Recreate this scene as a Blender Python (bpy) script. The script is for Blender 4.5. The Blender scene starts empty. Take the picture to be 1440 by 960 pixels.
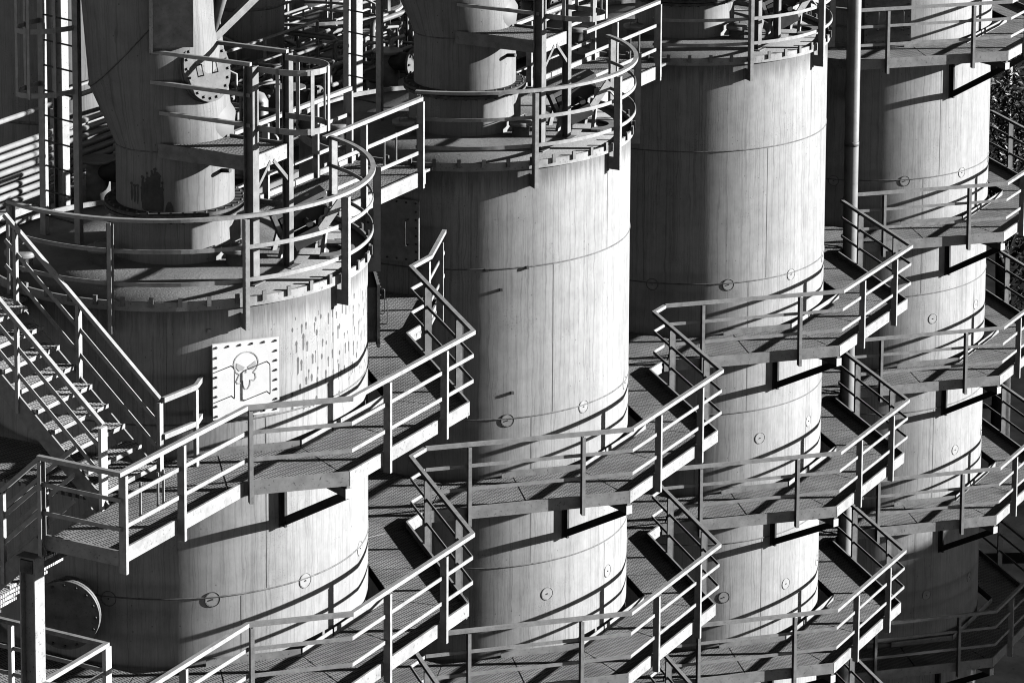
import bpy, bmesh, math, random
from mathutils import Vector, Matrix
random.seed(7)
R_ = math.radians
sin, cos, pi = math.sin, math.cos, math.pi
scene = bpy.context.scene
scene.render.engine = 'CYCLES'
COL = scene.collection

# ------------------------------------------------------------------ materials
def new_mat(name):
    m = bpy.data.materials.new(name); m.use_nodes = True
    nt = m.node_tree
    for n in list(nt.nodes): nt.nodes.remove(n)
    out = nt.nodes.new('ShaderNodeOutputMaterial')
    b = nt.nodes.new('ShaderNodeBsdfPrincipled')
    nt.links.new(b.outputs[0], out.inputs[0])
    return m, nt, b
def N(nt, typ, **kw):
    n = nt.nodes.new(typ)
    for k, v in kw.items():
        if k in n.inputs: n.inputs[k].default_value = v
        else: setattr(n, k, v)
    return n
def ramp(nt, fac, stops):
    r = nt.nodes.new('ShaderNodeValToRGB')
    els = r.color_ramp.elements
    while len(els) < len(stops): els.new(0.5)
    for e, (p, c) in zip(els, stops):
        e.position = p; e.color = (c, c, c, 1)
    nt.links.new(fac, r.inputs[0]); return r.outputs[0]
def noise(nt, vec, scale, detail=4, rough=.55, dim='3D'):
    n = N(nt, 'ShaderNodeTexNoise', noise_dimensions=dim)
    n.inputs['Scale'].default_value = scale; n.inputs['Detail'].default_value = detail; n.inputs['Roughness'].default_value = rough
    if vec: nt.links.new(vec, n.inputs['Vector'])
    return n.outputs[0]
def mapping(nt, vec, scale=(1,1,1), rot=(0,0,0), loc=(0,0,0)):
    m = nt.nodes.new('ShaderNodeMapping'); m.inputs['Scale'].default_value = scale
    m.inputs['Rotation'].default_value = rot; m.inputs['Location'].default_value = loc
    nt.links.new(vec, m.inputs['Vector']); return m.outputs[0]
def mul(nt, a, b, fac=1.0, mode='MULTIPLY'):
    m = nt.nodes.new('ShaderNodeMix'); m.data_type = 'RGBA'; m.blend_type = mode
    m.inputs[0].default_value = fac if not hasattr(fac, 'links') else 1
    if hasattr(fac, 'links'): nt.links.new(fac, m.inputs[0])
    for s, v in ((6, a), (7, b)):
        if hasattr(v, 'links'): nt.links.new(v, m.inputs[s])
        else: m.inputs[s].default_value = (v, v, v, 1)
    return m.outputs[2]
def math_(nt, op, a, b=None, clamp=False):
    m = nt.nodes.new('ShaderNodeMath'); m.operation = op; m.use_clamp = clamp
    for i, v in enumerate((a, b)):
        if v is None: continue
        if hasattr(v, 'links'): nt.links.new(v, m.inputs[i])
        else: m.inputs[i].default_value = v
    return m.outputs[0]
def texco(nt, which='Object'):
    return nt.nodes.new('ShaderNodeTexCoord').outputs[which]
def geo_pos(nt):
    return nt.nodes.new('ShaderNodeNewGeometry').outputs['Position']
def bump(nt, b, h, strength=.2, dist=.01):
    n = nt.nodes.new('ShaderNodeBump'); n.inputs['Strength'].default_value = strength; n.inputs['Distance'].default_value = dist
    nt.links.new(h, n.inputs['Height']); nt.links.new(n.outputs[0], b.inputs['Normal'])

def mat_simple(name, base, var=.25, scale=6, rough=.55, metal=0.0, bmp=.1, spots=.0):
    m, nt, b = new_mat(name)
    p = geo_pos(nt)
    c = ramp(nt, noise(nt, p, scale, 5, .6), [(.3, base*(1-var)), (.7, min(1, base*(1+var)))])
    if spots:
        s = ramp(nt, noise(nt, p, scale*5, 4, .7), [(.58, 1), (.70, 1-spots)])
        c = mul(nt, c, s)
    nt.links.new(c, b.inputs['Base Color'])
    b.inputs['Roughness'].default_value = rough; b.inputs['Metallic'].default_value = metal
    if rough > .75: b.inputs['Specular IOR Level'].default_value = .05
    if bmp: bump(nt, b, noise(nt, p, scale*8, 3), bmp, .004)
    return m

def mat_shell(name, base=.5, drips=0.0, drip_u=(0,0), seed=0.0, grime=0.0):
    """painted steel shell with long vertical run marks; UV = metres round the shell, metres up"""
    m, nt, b = new_mat(name)
    uv = texco(nt, 'UV')
    loc = (seed*3.1, seed*1.7, 0)
    big = noise(nt, mapping(nt, uv, (.5, .35, 1), loc=loc), 1.3, 4)
    st1 = noise(nt, mapping(nt, uv, (7, .22, 1), loc=loc), 1.6, 5, .6)
    st2 = noise(nt, mapping(nt, uv, (24, .3, 1), loc=loc), 1.5, 3, .55)
    # wavy streak lines
    warp = noise(nt, mapping(nt, uv, (2.6, .8, 1), loc=loc), 2.2, 3)
    wv = nt.nodes.new('ShaderNodeCombineXYZ')
    sx = nt.nodes.new('ShaderNodeSeparateXYZ'); nt.links.new(uv, sx.inputs[0])
    u2 = math_(nt, 'ADD', sx.outputs[0], math_(nt, 'MULTIPLY', warp, .12))
    nt.links.new(u2, wv.inputs[0]); nt.links.new(math_(nt, 'MULTIPLY', sx.outputs[1], .006), wv.inputs[1])
    lines = noise(nt, wv.outputs[0], 40, 2.5, .6)
    c = ramp(nt, big, [(.25, base*.86), (.75, base*1.1)])
    c = mul(nt, c, ramp(nt, st1, [(.32, .95), (.62, 1.02)]))
    c = mul(nt, c, ramp(nt, st2, [(.35, .93), (.65, 1.03)]))
    brk = ramp(nt, noise(nt, mapping(nt, uv, (.8, .28, 1), loc=loc), 2.0, 2), [(.42, .06), (.66, 1)])
    c = mul(nt, c, mul(nt, ramp(nt, lines, [(.34, .66), (.50, 1.0)]), 1.0, brk), .9)
    tint = ramp(nt, noise(nt, mapping(nt, uv, (.9, .05, 1), loc=loc), 2.2, 3), [(.32, .88), (.58, 1.03)])
    c = mul(nt, c, tint)
    mott = noise(nt, mapping(nt, uv, (1, .6, 1), loc=loc), 5, 6, .7)
    c = mul(nt, c, ramp(nt, mott, [(.34, .84), (.60, 1.04)]))
    spk = ramp(nt, noise(nt, uv, 42, 3, .7), [(.56, 1), (.66, .45)])
    if grime:
        # dirt washed down from the roof rim: a ragged band that breaks up into runs
        hgt = math_(nt, 'SUBTRACT', grime, sx.outputs[1])
        rag = math_(nt, 'MULTIPLY', noise(nt, mapping(nt, uv, (16, .5, 1), loc=loc), 1.0, 4, .65), 1.1)
        rag = math_(nt, 'ADD', rag, math_(nt, 'MULTIPLY', noise(nt, mapping(nt, uv, (1.1, .3, 1), loc=loc), 1.0, 2), .7))
        gm = ramp(nt, math_(nt, 'SUBTRACT', rag, math_(nt, 'MULTIPLY', hgt, 1.5)), [(.35, 0), (.75, 1)])
        c = mul(nt, c, .36, math_(nt, 'MULTIPLY', gm, .75))
    zone = ramp(nt, noise(nt, mapping(nt, uv, (.8, .9, 1), loc=(seed*2, seed, 0)), 1.5, 3), [(.52, 0), (.68, 1)])
    c = mul(nt, c, spk, zone)
    # few dark scars and specks
    sp = noise(nt, mapping(nt, uv, (3, 1.4, 1), loc=(seed*5, 2, 0)), 5, 3, .7)
    c = mul(nt, c, ramp(nt, sp, [(.80, 1), (.84, .35)]))
    v = N(nt, 'ShaderNodeTexVoronoi', voronoi_dimensions='2D'); v.inputs['Scale'].default_value = 3.2
    nt.links.new(mapping(nt, uv, (1, .8, 1), loc=(seed, 0, 0)), v.inputs['Vector'])
    c = mul(nt, c, mul(nt, ramp(nt, v.outputs['Distance'], [(.020, .3), (.034, 1)]), 1, ramp(nt, noise(nt, mapping(nt, uv, (1, 1, 1), loc=(seed, 3, 0)), 1.1, 2), [(.50, 1), (.56, 0)]), 'MIX'), .8)
    if drips:
        # rust dots with a run below each
        vd = N(nt, 'ShaderNodeTexVoronoi', voronoi_dimensions='2D'); vd.inputs['Scale'].default_value = 1.0; vd.inputs['Randomness'].default_value = 1.0
        sc = mapping(nt, uv, (9.5, 3.4, 1)); nt.links.new(sc, vd.inputs['Vector'])
        d = nt.nodes.new('ShaderNodeVectorMath'); d.operation = 'SUBTRACT'
        nt.links.new(sc, d.inputs[0]); nt.links.new(vd.outputs['Position'], d.inputs[1])
        s2 = nt.nodes.new('ShaderNodeSeparateXYZ'); nt.links.new(d.outputs[0], s2.inputs[0])
        sc3 = nt.nodes.new('ShaderNodeSeparateXYZ'); nt.links.new(vd.outputs['Color'], sc3.inputs[0])
        vlen = math_(nt, 'MULTIPLY', sc3.outputs[0], -.75); wid = math_(nt, 'ADD', math_(nt, 'MULTIPLY', sc3.outputs[1], .13), .045)
        du = math_(nt, 'ABSOLUTE', s2.outputs[0]); dv = s2.outputs[1]
        run = math_(nt, 'MULTIPLY', math_(nt, 'LESS_THAN', du, wid), math_(nt, 'MULTIPLY', math_(nt, 'LESS_THAN', dv, .05), math_(nt, 'GREATER_THAN', dv, vlen)))
        dot = math_(nt, 'LESS_THAN', math_(nt, 'ADD', math_(nt, 'POWER', du, 2), math_(nt, 'MULTIPLY', math_(nt, 'POWER', dv, 2), 2.2)), math_(nt, 'MULTIPLY', wid, .26))
        run = math_(nt, 'MULTIPLY', run, .78)
        dm = math_(nt, 'MAXIMUM', run, math_(nt, 'MULTIPLY', dot, .85))
        win = math_(nt, 'MULTIPLY', math_(nt, 'GREATER_THAN', sx.outputs[0], drip_u[0]), math_(nt, 'LESS_THAN', sx.outputs[0], drip_u[1]))
        patch = ramp(nt, noise(nt, mapping(nt, uv, (1.0, .8, 1)), 1.6, 2), [(.22, 0), (.30, 1)])
        top = math_(nt, 'GREATER_THAN', sx.outputs[1], 15.45)
        top = math_(nt, 'MULTIPLY', top, math_(nt, 'LESS_THAN', sx.outputs[1], 16.75))
        f = math_(nt, 'MULTIPLY', math_(nt, 'MULTIPLY', dm, win), math_(nt, 'MULTIPLY', patch, top))
        c = mul(nt, c, .06, math_(nt, 'MULTIPLY', f, drips), 'MIX')
    nt.links.new(c, b.inputs['Base Color'])
    b.inputs['Roughness'].default_value = .5
    h = math_(nt, 'ADD', math_(nt, 'MULTIPLY', big, 3.0), math_(nt, 'MULTIPLY', st1, .3))
    bump(nt, b, h, .25, .01)
    return m

def mat_grating(name, a=.40, lo=.10):
    m, nt, b = new_mat(name)
    p = geo_pos(nt)
    mp = mapping(nt, p, (1, 1, 0), rot=(0, 0, R_(22)))
    w = N(nt, 'ShaderNodeTexWave', wave_type='BANDS', bands_direction='X')
    w.inputs['Scale'].default_value = 1/.042/ (10/pi) ; w.inputs['Distortion'].default_value = 0
    nt.links.new(mp, w.inputs['Vector'])
    w2 = N(nt, 'ShaderNodeTexWave', wave_type='BANDS', bands_direction='Y')
    w2.inputs['Scale'].default_value = 1/.11/(10/pi); w2.inputs['Distortion'].default_value = 0
    nt.links.new(mp, w2.inputs['Vector'])
    holes = ramp(nt, w.outputs[1], [(.35, 0), (.6, 1)])
    cr = ramp(nt, w2.outputs[1], [(.80, 0), (.92, 1)])
    pat = math_(nt, 'MAXIMUM', holes, cr)
    c = mul(nt, lo, a, pat, 'MIX')
    c = mul(nt, c, ramp(nt, noise(nt, p, 1.7, 5, .65), [(.3, .6), (.7, 1.15)]))
    nt.links.new(c, b.inputs['Base Color'])
    b.inputs['Roughness'].default_value = .6
    bump(nt, b, pat, .6, .01)
    return m

def mat_roof(name):
    m, nt, b = new_mat(name)
    p = geo_pos(nt)
    c = ramp(nt, noise(nt, p, 1.3, 6, .65), [(.3, .20), (.7, .34)])
    c = mul(nt, c, ramp(nt, noise(nt, p, 22, 4, .7), [(.35, .88), (.65, 1.08)]))
    c = mul(nt, c, ramp(nt, noise(nt, p, 5, 5, .75), [(.62, 1), (.72, .55)]))
    nt.links.new(c, b.inputs['Base Color']); b.inputs['Roughness'].default_value = .85
    bump(nt, b, noise(nt, p, 30, 4, .7), .5, .02)
    return m

M = {}
ZRT = 17.04
M['shellA'] = mat_shell('shell_paint_dripping', .45, 1.0, (11.55, 14.3), .3, ZRT)
M['shellB'] = mat_shell('shell_paint', .45, seed=1.3, grime=ZRT)
M['shellC'] = mat_shell('shell_paint_streaked', .45, seed=2.9, grime=ZRT)
M['shellD'] = mat_shell('shell_paint_pale', .45, seed=4.7)
M['pipe'] = mat_shell('uptake_paint', .29, seed=6.1)
M['rail'] = mat_simple('painted_rail_steel', .42, .22, 9, .45, spots=.35)
M['beam'] = mat_simple('painted_beam_steel', .38, .25, 5, .6, spots=.75)
M['dark'] = mat_simple('dark_steel', .06, .4, 6, .6)
M['mid'] = mat_simple('grey_steel', .22, .3, 6, .55, spots=.4)
M['white'] = mat_simple('white_paint', .78, .08, 7, .45, spots=.15)
M['hatch'] = mat_simple('hatch_white_paint', .92, .05, 7, .5, spots=.12)
M['bolt'] = mat_simple('bolt_steel', .09, .4, 20, .45)
M['grating'] = mat_grating('deck_grating')
M['tread'] = mat_grating('tread_grating', .85, .15)
M['roof'] = mat_roof('roof_grime')
M['roof2'] = mat_simple('plated_floor', .22, .5, .9, .85, spots=.5)
M['stain'] = mat_simple('oily_stain', .075, .3, 14, .6, bmp=0)
M['rust'] = mat_simple('rusty_steel', .13, .5, 8, .8, spots=.5)
M['draw'] = mat_simple('spray_paint_line', .52, .15, 10, .7, bmp=0)
M['lightpipe'] = mat_simple('pipe_paint', .31, .18, 3, .4, spots=.25)
M['seam'] = mat_simple('weld_seam', .16, .5, 14, .7)
M['ground'] = mat_simple('cinder_ground', .028, .6, .8, .95, spots=.6)
M['leaf'] = mat_simple('leaf', .09, .5, 2.5, .5, bmp=0)
M['bark'] = mat_simple('bark', .08, .4, 9, .9)
M['disc'] = mat_simple('flange_paint', .20, .2, 6, .85, spots=.3)
M['concrete'] = mat_simple('dull_plate', .2, .35, 1.5, .8, spots=.4)

# ------------------------------------------------------------------ mesh builder
class MB:
    def __init__(s): s.v = []; s.f = []; s.uv = None; s.smooth = set()
    def add(s, vs, fs, smooth=False):
        o = len(s.v); s.v += [tuple(x) for x in vs]
        for f in fs:
            if smooth: s.smooth.add(len(s.f))
            s.f.append(tuple(i+o for i in f))
        return s
    def box(s, x0, x1, y0, y1, z0, z1):
        return s.add([(x0,y0,z0),(x1,y0,z0),(x1,y1,z0),(x0,y1,z0),(x0,y0,z1),(x1,y0,z1),(x1,y1,z1),(x0,y1,z1)],
              [(3,2,1,0),(4,5,6,7),(0,1,5,4),(1,2,6,5),(2,3,7,6),(3,0,4,7)])
    def obox(s, c, ax, ay, az):
        """box with centre and three half-axis vectors"""
        c, ax, ay, az = map(Vector, (c, ax, ay, az))
        vs = [c+sx*ax+sy*ay+sz*az for sz in (-1,1) for sx, sy in ((-1,-1),(1,-1),(1,1),(-1,1))]
        return s.add(vs, [(3,2,1,0),(4,5,6,7),(0,1,5,4),(1,2,6,5),(2,3,7,6),(3,0,4,7)])
    def bar(s, p, q, w, h, up=(0,0,1)):
        """rectangular bar p->q, width w across, height h along 'up'"""
        p, q, up = Vector(p), Vector(q), Vector(up)
        d = (q-p).normalized(); side = d.cross(up)
        if side.length < 1e-4: side = d.cross(Vector((1,0,0)))
        side.normalize(); u = side.cross(d).normalized()
        return s.obox((p+q)/2, (q-p)/2, side*w/2, u*h/2)
    def sweep(s, pts, w, h, closed=False, z0=None):
        """horizontal-ish mitred bar through pts; w across in plan, h vertical, centred"""
        P = [Vector(p) for p in pts]; n = len(P); vs = []
        for i in range(n):
            a = P[i-1] if (i > 0 or closed) else None
            b = P[(i+1) % n] if (i < n-1 or closed) else None
            ds = []
            if a is not None: ds.append(((P[i]-a).to_2d()).normalized())
            if b is not None: ds.append(((b-P[i]).to_2d()).normalized())
            d = sum(ds, Vector((0,0))); d.normalize()
            nrm = Vector((-d.y, d.x)); k = 1/max(.35, nrm.dot(Vector((-ds[0].y, ds[0].x))))
            off = nrm*w/2*k
            for sx, sz in ((-1,-1),(1,-1),(1,1),(-1,1)):
                vs.append((P[i].x+off.x*sx, P[i].y+off.y*sx, P[i].z+h/2*sz))
        fs = []
        m = n if closed else n-1
        for i in range(m):
            j = (i+1) % n
            for k in range(4):
                l = (k+1) % 4
                fs.append((i*4+k, i*4+l, j*4+l, j*4+k))
        if not closed: fs += [(0,3,2,1), ((n-1)*4, (n-1)*4+1, (n-1)*4+2, (n-1)*4+3)]
        return s.add(vs, fs)
    def tube(s, pts, r, n=10, caps=True, smooth=True):
        P = [Vector(p) for p in pts]; rs = r if isinstance(r, (list, tuple)) else [r]*len(P)
        vs = []; prev = None
        for i, p in enumerate(P):
            t = Vector((0,0,0))
            if i > 0: t += (p-P[i-1]).normalized()
            if i < len(P)-1: t += (P[i+1]-p).normalized()
            t.normalize()
            if prev is None:
                a = Vector((0,0,1)) if abs(t.z) < .9 else Vector((1,0,0))
                x = t.cross(a).normalized()
            else:
                x = (prev - t*prev.dot(t)).normalized()
            prev = x; y = t.cross(x)
            for k in range(n):
                an = 2*pi*k/n; vs.append(p + (x*cos(an)+y*sin(an))*rs[i])
        fs = [(i*n+k, i*n+(k+1)%n, (i+1)*n+(k+1)%n, (i+1)*n+k) for i in range(len(P)-1) for k in range(n)]
        s.add(vs, fs, smooth)
        if caps:
            o = len(s.v)-len(vs)
            s.f.append(tuple(o+k for k in reversed(range(n)))); s.f.append(tuple(o+(len(P)-1)*n+k for k in range(n)))
        return s
    def lathe(s, prof, n=64, a0=0, a1=2*pi, smooth=True, c=(0,0)):
        full = abs(a1-a0-2*pi) < 1e-6; m = n if full else n+1
        vs = [(c[0]+r*cos(a0+(a1-a0)*k/n), c[1]+r*sin(a0+(a1-a0)*k/n), z) for r, z in prof for k in range(m)]
        fs = []
        for i in range(len(prof)-1):
            for k in range(n):
                l = (k+1) % m
                fs.append((i*m+k, i*m+l, (i+1)*m+l, (i+1)*m+k))
        return s.add(vs, fs, smooth)
    def ringbar(s, r, a0, a1, z, w, h, n=48, c=(0,0)):
        """curved bar, centre radius r, angles in degrees, centred at z"""
        pr = [(r-w/2, z-h/2), (r+w/2, z-h/2), (r+w/2, z+h/2), (r-w/2, z+h/2), (r-w/2, z-h/2)]
        s.lathe(pr, n, R_(a0), R_(a1), False, c)
        if abs(a1-a0) < 359.9:
            for a in (a0, a1):
                vs = [(c[0]+q*cos(R_(a)), c[1]+q*sin(R_(a)), y) for q, y in pr[:4]]
                s.add(vs, [(0,1,2,3)])
        return s
    def prism(s, poly, z0, z1):
        n = len(poly)
        vs = [(x,y,z0) for x,y in poly]+[(x,y,z1) for x,y in poly]
        fs = [tuple(reversed(range(n))), tuple(range(n, 2*n))]+[(i,(i+1)%n,n+(i+1)%n,n+i) for i in range(n)]
        return s.add(vs, fs)
    def cyl(s, p, q, r, n=16): return s.tube([p, q], r, n)
    def build(s, name, mat, parent=None, loc=None):
        me = bpy.data.meshes.new(name); me.from_pydata(s.v, [], s.f); me.update()
        for i in s.smooth: me.polygons[i].use_smooth = True
        if s.uv:
            l = me.uv_layers.new(name='UVMap')
            for po in me.polygons:
                us = [s.uv(me.vertices[me.loops[li].vertex_index].co) for li in po.loop_indices]
                mx = max(u for u, v in us)
                for li, (u, v) in zip(po.loop_indices, us):
                    if mx-u > s.uvperiod/2: u += s.uvperiod
                    l.data[li].uv = (u, v)
        me.materials.append(mat)
        o = bpy.data.objects.new(name, me); COL.objects.link(o)
        if parent: o.parent = parent
        if loc: o.location = loc
        return o
    def cyluv(s, r, cx=0, cy=0):
        s.uvperiod = 2*pi*r
        s.uv = lambda co: ((math.atan2(co.y-cy, co.x-cx) % (2*pi))*r, co.z)
        return s

def tag(o, label, cat, group=None, kind=None):
    if label: o['label'] = label
    if cat: o['category'] = cat
    if group: o['group'] = group
    if kind: o['kind'] = kind
    return o
def thing(name, label, cat, loc=(0,0,0), rz=0, group=None):
    o = bpy.data.objects.new(name, None); COL.objects.link(o)
    o.location = loc; o.rotation_euler = (0,0,rz); o.empty_display_size = .2
    return tag(o, label, cat, group)
def copy_tree(o, parent=None):
    c = o.copy(); COL.objects.link(c)
    if parent: c.parent = parent
    for ch in list(o.children): copy_tree(ch, c)
    return c
def dup(o, dx=0, dy=0, dz=0, label=None):
    c = copy_tree(o); c.location = Vector(o.location)+Vector((dx, dy, dz))
    if label: c['label'] = label
    return c

# ------------------------------------------------------------------ measured layout (metres; X runs along the row of tanks)
XT = [0.0, 8.313, 16.634, 25.0]
RT = [2.665, 2.665, 2.60, 2.73]
ZL = {1: 15.06, 2: 12.17, 3: 9.26, 4: 6.39, 5: 3.44}
ZR = 17.04
SEAMS = [15.48, 13.09, 10.7, 8.3, 5.9, 3.5, 1.2]
WHICH = ['the skull-marked tank', 'the second tank from the left', 'the third tank from the left', 'the rightmost tank']

# ------------------------------------------------------------------ tanks
def add_tank(i, label, ztop, mat, hatch=None, ports=(), roof=True):
    R = RT[i]
    t = thing('storage_tank', label, 'tank', (XT[i], 0, 0), 0, 'row of cylindrical steel tanks')
    mb = MB(); z = 0.0; prof = []
    zs = [0]+[s for s in reversed(SEAMS) if s < ztop-.3]+[ztop]
    mb.lathe([(R, zz) for zz in zs], 128); mb.cyluv(R)
    mb.build('shell', mat, t)
    for s in SEAMS:
        if s < ztop-.3:
            MB().lathe([(R-.002, s-.012), (R+.010, s-.008), (R+.012, s+.004), (R-.002, s+.012)], 128).build('weld_seam', M['seam'], t)
    # vertical welds, staggered per course
    for k in range(len(zs)-1):
        if zs[k+1] < 2: continue
        for a in (190+21*(k % 3), 240+26*(k % 3), 318-17*(k % 2)):
            MB().add([((R+.003)*cos(R_(a+d)), (R+.003)*sin(R_(a+d)), zz) for zz in (zs[k]+.02, zs[k+1]-.02) for d in (-.10, .10)], [(0,1,3,2)]).build('vertical_weld', M['mid'], t)
    for (az, zz, dark) in ports:
        p = MB(); c = Vector((R*cos(R_(az)), R*sin(R_(az)), zz)); n = Vector((cos(R_(az)), sin(R_(az)), 0)); s = Vector((-sin(R_(az)), cos(R_(az)), 0)); u = Vector((0,0,1))
        ring = []
        for rr, off in ((.106, -.01), (.106, .007), (.098, .007), (.098, -.02)):
            ring.append([c+n*off+(s*cos(a)+u*sin(a))*rr for a in [2*pi*k/28 for k in range(28)]])
        vs = sum(ring, []); m = 28
        p.add(vs, [(q*m+k, q*m+(k+1)%m, (q+1)*m+(k+1)%m, (q+1)*m+k) for q in range(3) for k in range(m)], True)
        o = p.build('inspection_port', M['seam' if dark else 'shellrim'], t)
        q = MB().cyl(c-n*.01, c+n*.004, .092, 24); q.build('cover', M['portcover'], o)
        MB().cyl(c, c+n*.016, .010, 8).build('stud', M['bolt'], o)
    if roof:
        # roof plate, rim, cleats
        mb = MB().lathe([(0.02, ztop+.12), (R*.5, ztop+.085), (R+.0, ztop+.05), (R, ztop+.002)], 96)
        mb.build('roof', M['roof'], t)
        MB().lathe([(R+.002, ztop-.01), (R+.045, ztop-.01), (R+.045, ztop+.115), (R+.015, ztop+.115), (R+.015, ztop+.03)], 128, smooth=False).build('roof_rim', M['beam'], t)
        for a in range(150, 350, 8):
            a += 1
            c = Vector(((R+.06)*cos(R_(a)), (R+.06)*sin(R_(a)), ztop+.115)); n = Vector((cos(R_(a)), sin(R_(a)), 0)); s = Vector((-sin(R_(a)), cos(R_(a)), 0))
            b = MB().obox(c, n*.014, s*.028, Vector((0,0,.065))); b.obox(c-n*.02+Vector((0,0,.0)), n*.02, s*.006, Vector((0,0,.055)))
            b.build('rim_cleat', M['mid'], t)
    return t
M['portcover'] = mat_simple('port_disc_paint', .43, .15, 12, .5)
M['shellrim'] = mat_simple('port_cover_paint', .30, .25, 12, .5)

def bolted_hatch(t, i, az, z0, z1, width, mat, nb=(6, 7), skull=False, stand=.12):
    """flat bolted manway cover standing off the shell"""
    R = RT[i]; n = Vector((cos(R_(az)), sin(R_(az)), 0)); s = Vector((-sin(R_(az)), cos(R_(az)), 0)); u = Vector((0,0,1))
    half = width/2; depth0 = math.sqrt(R*R-half*half)
    zc = (z0+z1)/2; hz = (z1-z0)/2; face = R+stand
    neck = MB().obox(n*((depth0-.1+face-.02)/2)+u*zc, n*((face-.02-depth0+.1)/2), s*(half-.06), u*(hz-.06)).build('hatch_neck', M['mid'], t)
    pl = MB().obox(n*(face)+u*zc, n*.02, s*half, u*hz).build('bolted_hatch', mat, t)
    f = face+.02
    pts = []
    nx, nz = nb
    for k in range(nx):
        for e in (-1, 1): pts.append((-half+.05+(2*half-.1)*k/(nx-1), e*(hz-.045)))
    for k in range(1, nz):
        for e in (-1, 1): pts.append((e*(half-.045), -hz+.05+(2*hz-.1)*k/nz))
    for a, b in pts:
        c = n*f+s*a+u*(zc+b)
        bo = MB().tube([c, c+n*.012], .017, 6, smooth=False); bo.tube([c, c+n*.019], .009, 6)
        bo.build('bolt', M['bolt'], pl)
    for a in (-half*.45, half*.62):
        h = MB(); p0 = n*f+s*a+u*(zc-hz*.42); p1 = n*f+s*a+u*(zc+hz*.38)
        h.tube([p0, p0+n*.11, p0+n*.125+u*.02, p1+n*.125-u*.02, p1+n*.11, p1], .0075, 8)
        h.build('handle', M['bolt'], pl)
    if skull:
        g = MB()
        def P(a, b): return n*(f+.004)+s*a+u*(zc+b)
        def line(pts, w=.013, closed=True):
            pts = [P(a*.92, b) for a, b in pts]
            m = len(pts)
            for k in range(m if closed else m-1):
                p, q = pts[k], pts[(k+1) % m]; d = (q-p).normalized()
                p = p-d*w*.4; q = q+d*w*.4
                sd = n.cross(d)*w/2
                off = n*.0006*(k % 2)
                g.add([p-sd+off, q-sd+off, q+sd+off, p+sd+off], [(0,1,2,3)])
        # cranium, cheeks, jaw lobes
        cr = [(.185*cos(R_(a)), .205+.155*sin(R_(a))) for a in range(-32, 213, 12)]
        left = [(-.157, .10), (-.10, .062), (-.12, .03), (-.15, -.03), (-.13, -.055), (-.075, -.055)]
        jaw = [(-.055, -.03), (-.05, -.09), (-.02, -.14), (.02, -.145), (.055, -.10), (.065, -.03)]
        right = [(.085, -.03), (.12, -.04), (.15, -.005), (.14, .05), (.11, .07), (.16, .12)]
        line(cr+left+jaw+right)
        for e in (-1, 1):
            eye = [(.02*e, .155), (.145*e, .225), (.15*e, .16), (.11*e, .11), (.05*e, .115)]
            pts = [P(a*.92, b) for a, b in eye]
            if e > 0: pts = pts[::-1]
            g.add(pts, [tuple(range(5))])
        g.add([P(-.012, .075), P(.012, .075), P(.006, .115), P(-.006, .115)], [(0,1,2,3)])
        g.build('skull_drawing', M['draw'], pl)
    return pl

def ports_for(i, extra=()):
    out = []
    for lv, zz, base in ((1, 13.06, 223.5), (2, 10.17, 238.3), (3, 7.3, 223.5), (4, 4.4, 238.3)):
        for k in range(-2, 4):
            a = base+30*k
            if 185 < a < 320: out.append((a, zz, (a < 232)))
    return out
T = []
T.append(add_tank(0, 'grey steel tank whose bolted hatch carries a drawn skull', ZR, M['shellA'], ports=ports_for(0)))
T.append(add_tank(1, 'pale streaked tank, second from left, right behind the skull-marked one', ZR, M['shellB'], ports=ports_for(1)))
T.append(add_tank(2, 'pale streaked tank, third from left, standing left of the thin vertical pipe', ZR, M['shellC'], ports=ports_for(2)))
T.append(add_tank(3, 'rightmost tank, right of the thin vertical pipe, lowest part in shadow', 19.3, M['shellD'], ports=ports_for(3)))
hp = bolted_hatch(T[0], 0, 232.8, 15.58, 16.60, .93, M['hatch'], skull=True)
hp['label'] = 'white bolted hatch cover with a drawn skull'
bolted_hatch(T[0], 0, 305, 15.75, 16.65, .9, M['mid'])
bolted_hatch(T[1], 1, 185.5, 15.60, 16.58, .9, M['rail'])
bolted_hatch(T[3], 3, 214, 15.88, 16.85, .93, M['mid'])
# small lifting lugs and scars on shells
for (i, az, zz) in ((1, 221, 15.15), (1, 230, 15.47), (1, 216, 15.47), (1, 225, 13.5), (0, 223, 16.75)):
    R = RT[i]; n = Vector((cos(R_(az)), sin(R_(az)), 0)); s = Vector((-sin(R_(az)), cos(R_(az)), 0))
    MB().obox(n*(R+.015)+Vector((0,0,zz)), n*.022, s*.02, Vector((0,0,.022))).build('lug', M['rail' if i == 0 else 'rust'], T[i])
# manhole pots on the roofs
def pot(t, x, y, r=.17, h=.2):
    p = MB().lathe([(r*.8, ZR+.05), (r*.8, ZR+.05+h), (r*1.12, ZR+.05+h), (r*1.12, ZR+.08+h), (.01, ZR+.08+h)], 24, c=(x, y)).build('manhole_neck', M['mid'], t)
    l = MB().lathe([(r*1.12, ZR+.083+h), (r*1.12, ZR+.115+h), (r*.9, ZR+.13+h), (.01, ZR+.135+h)], 24, c=(x, y)).build('lid', M['shellrim'], p)
    MB().tube([(x-r*.8, y, ZR+.13+h), (x-r*.8, y, ZR+.2+h), (x+r*.8, y, ZR+.2+h), (x+r*.8, y, ZR+.13+h)], .01, 6).build('lid_handle', M['mid'], p)
for t in T[:3]:
    pot(t, -1.12, .48); pot(t, -.25, -1.15); pot(t, -1.9, 1.25, .2, .22)
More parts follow.
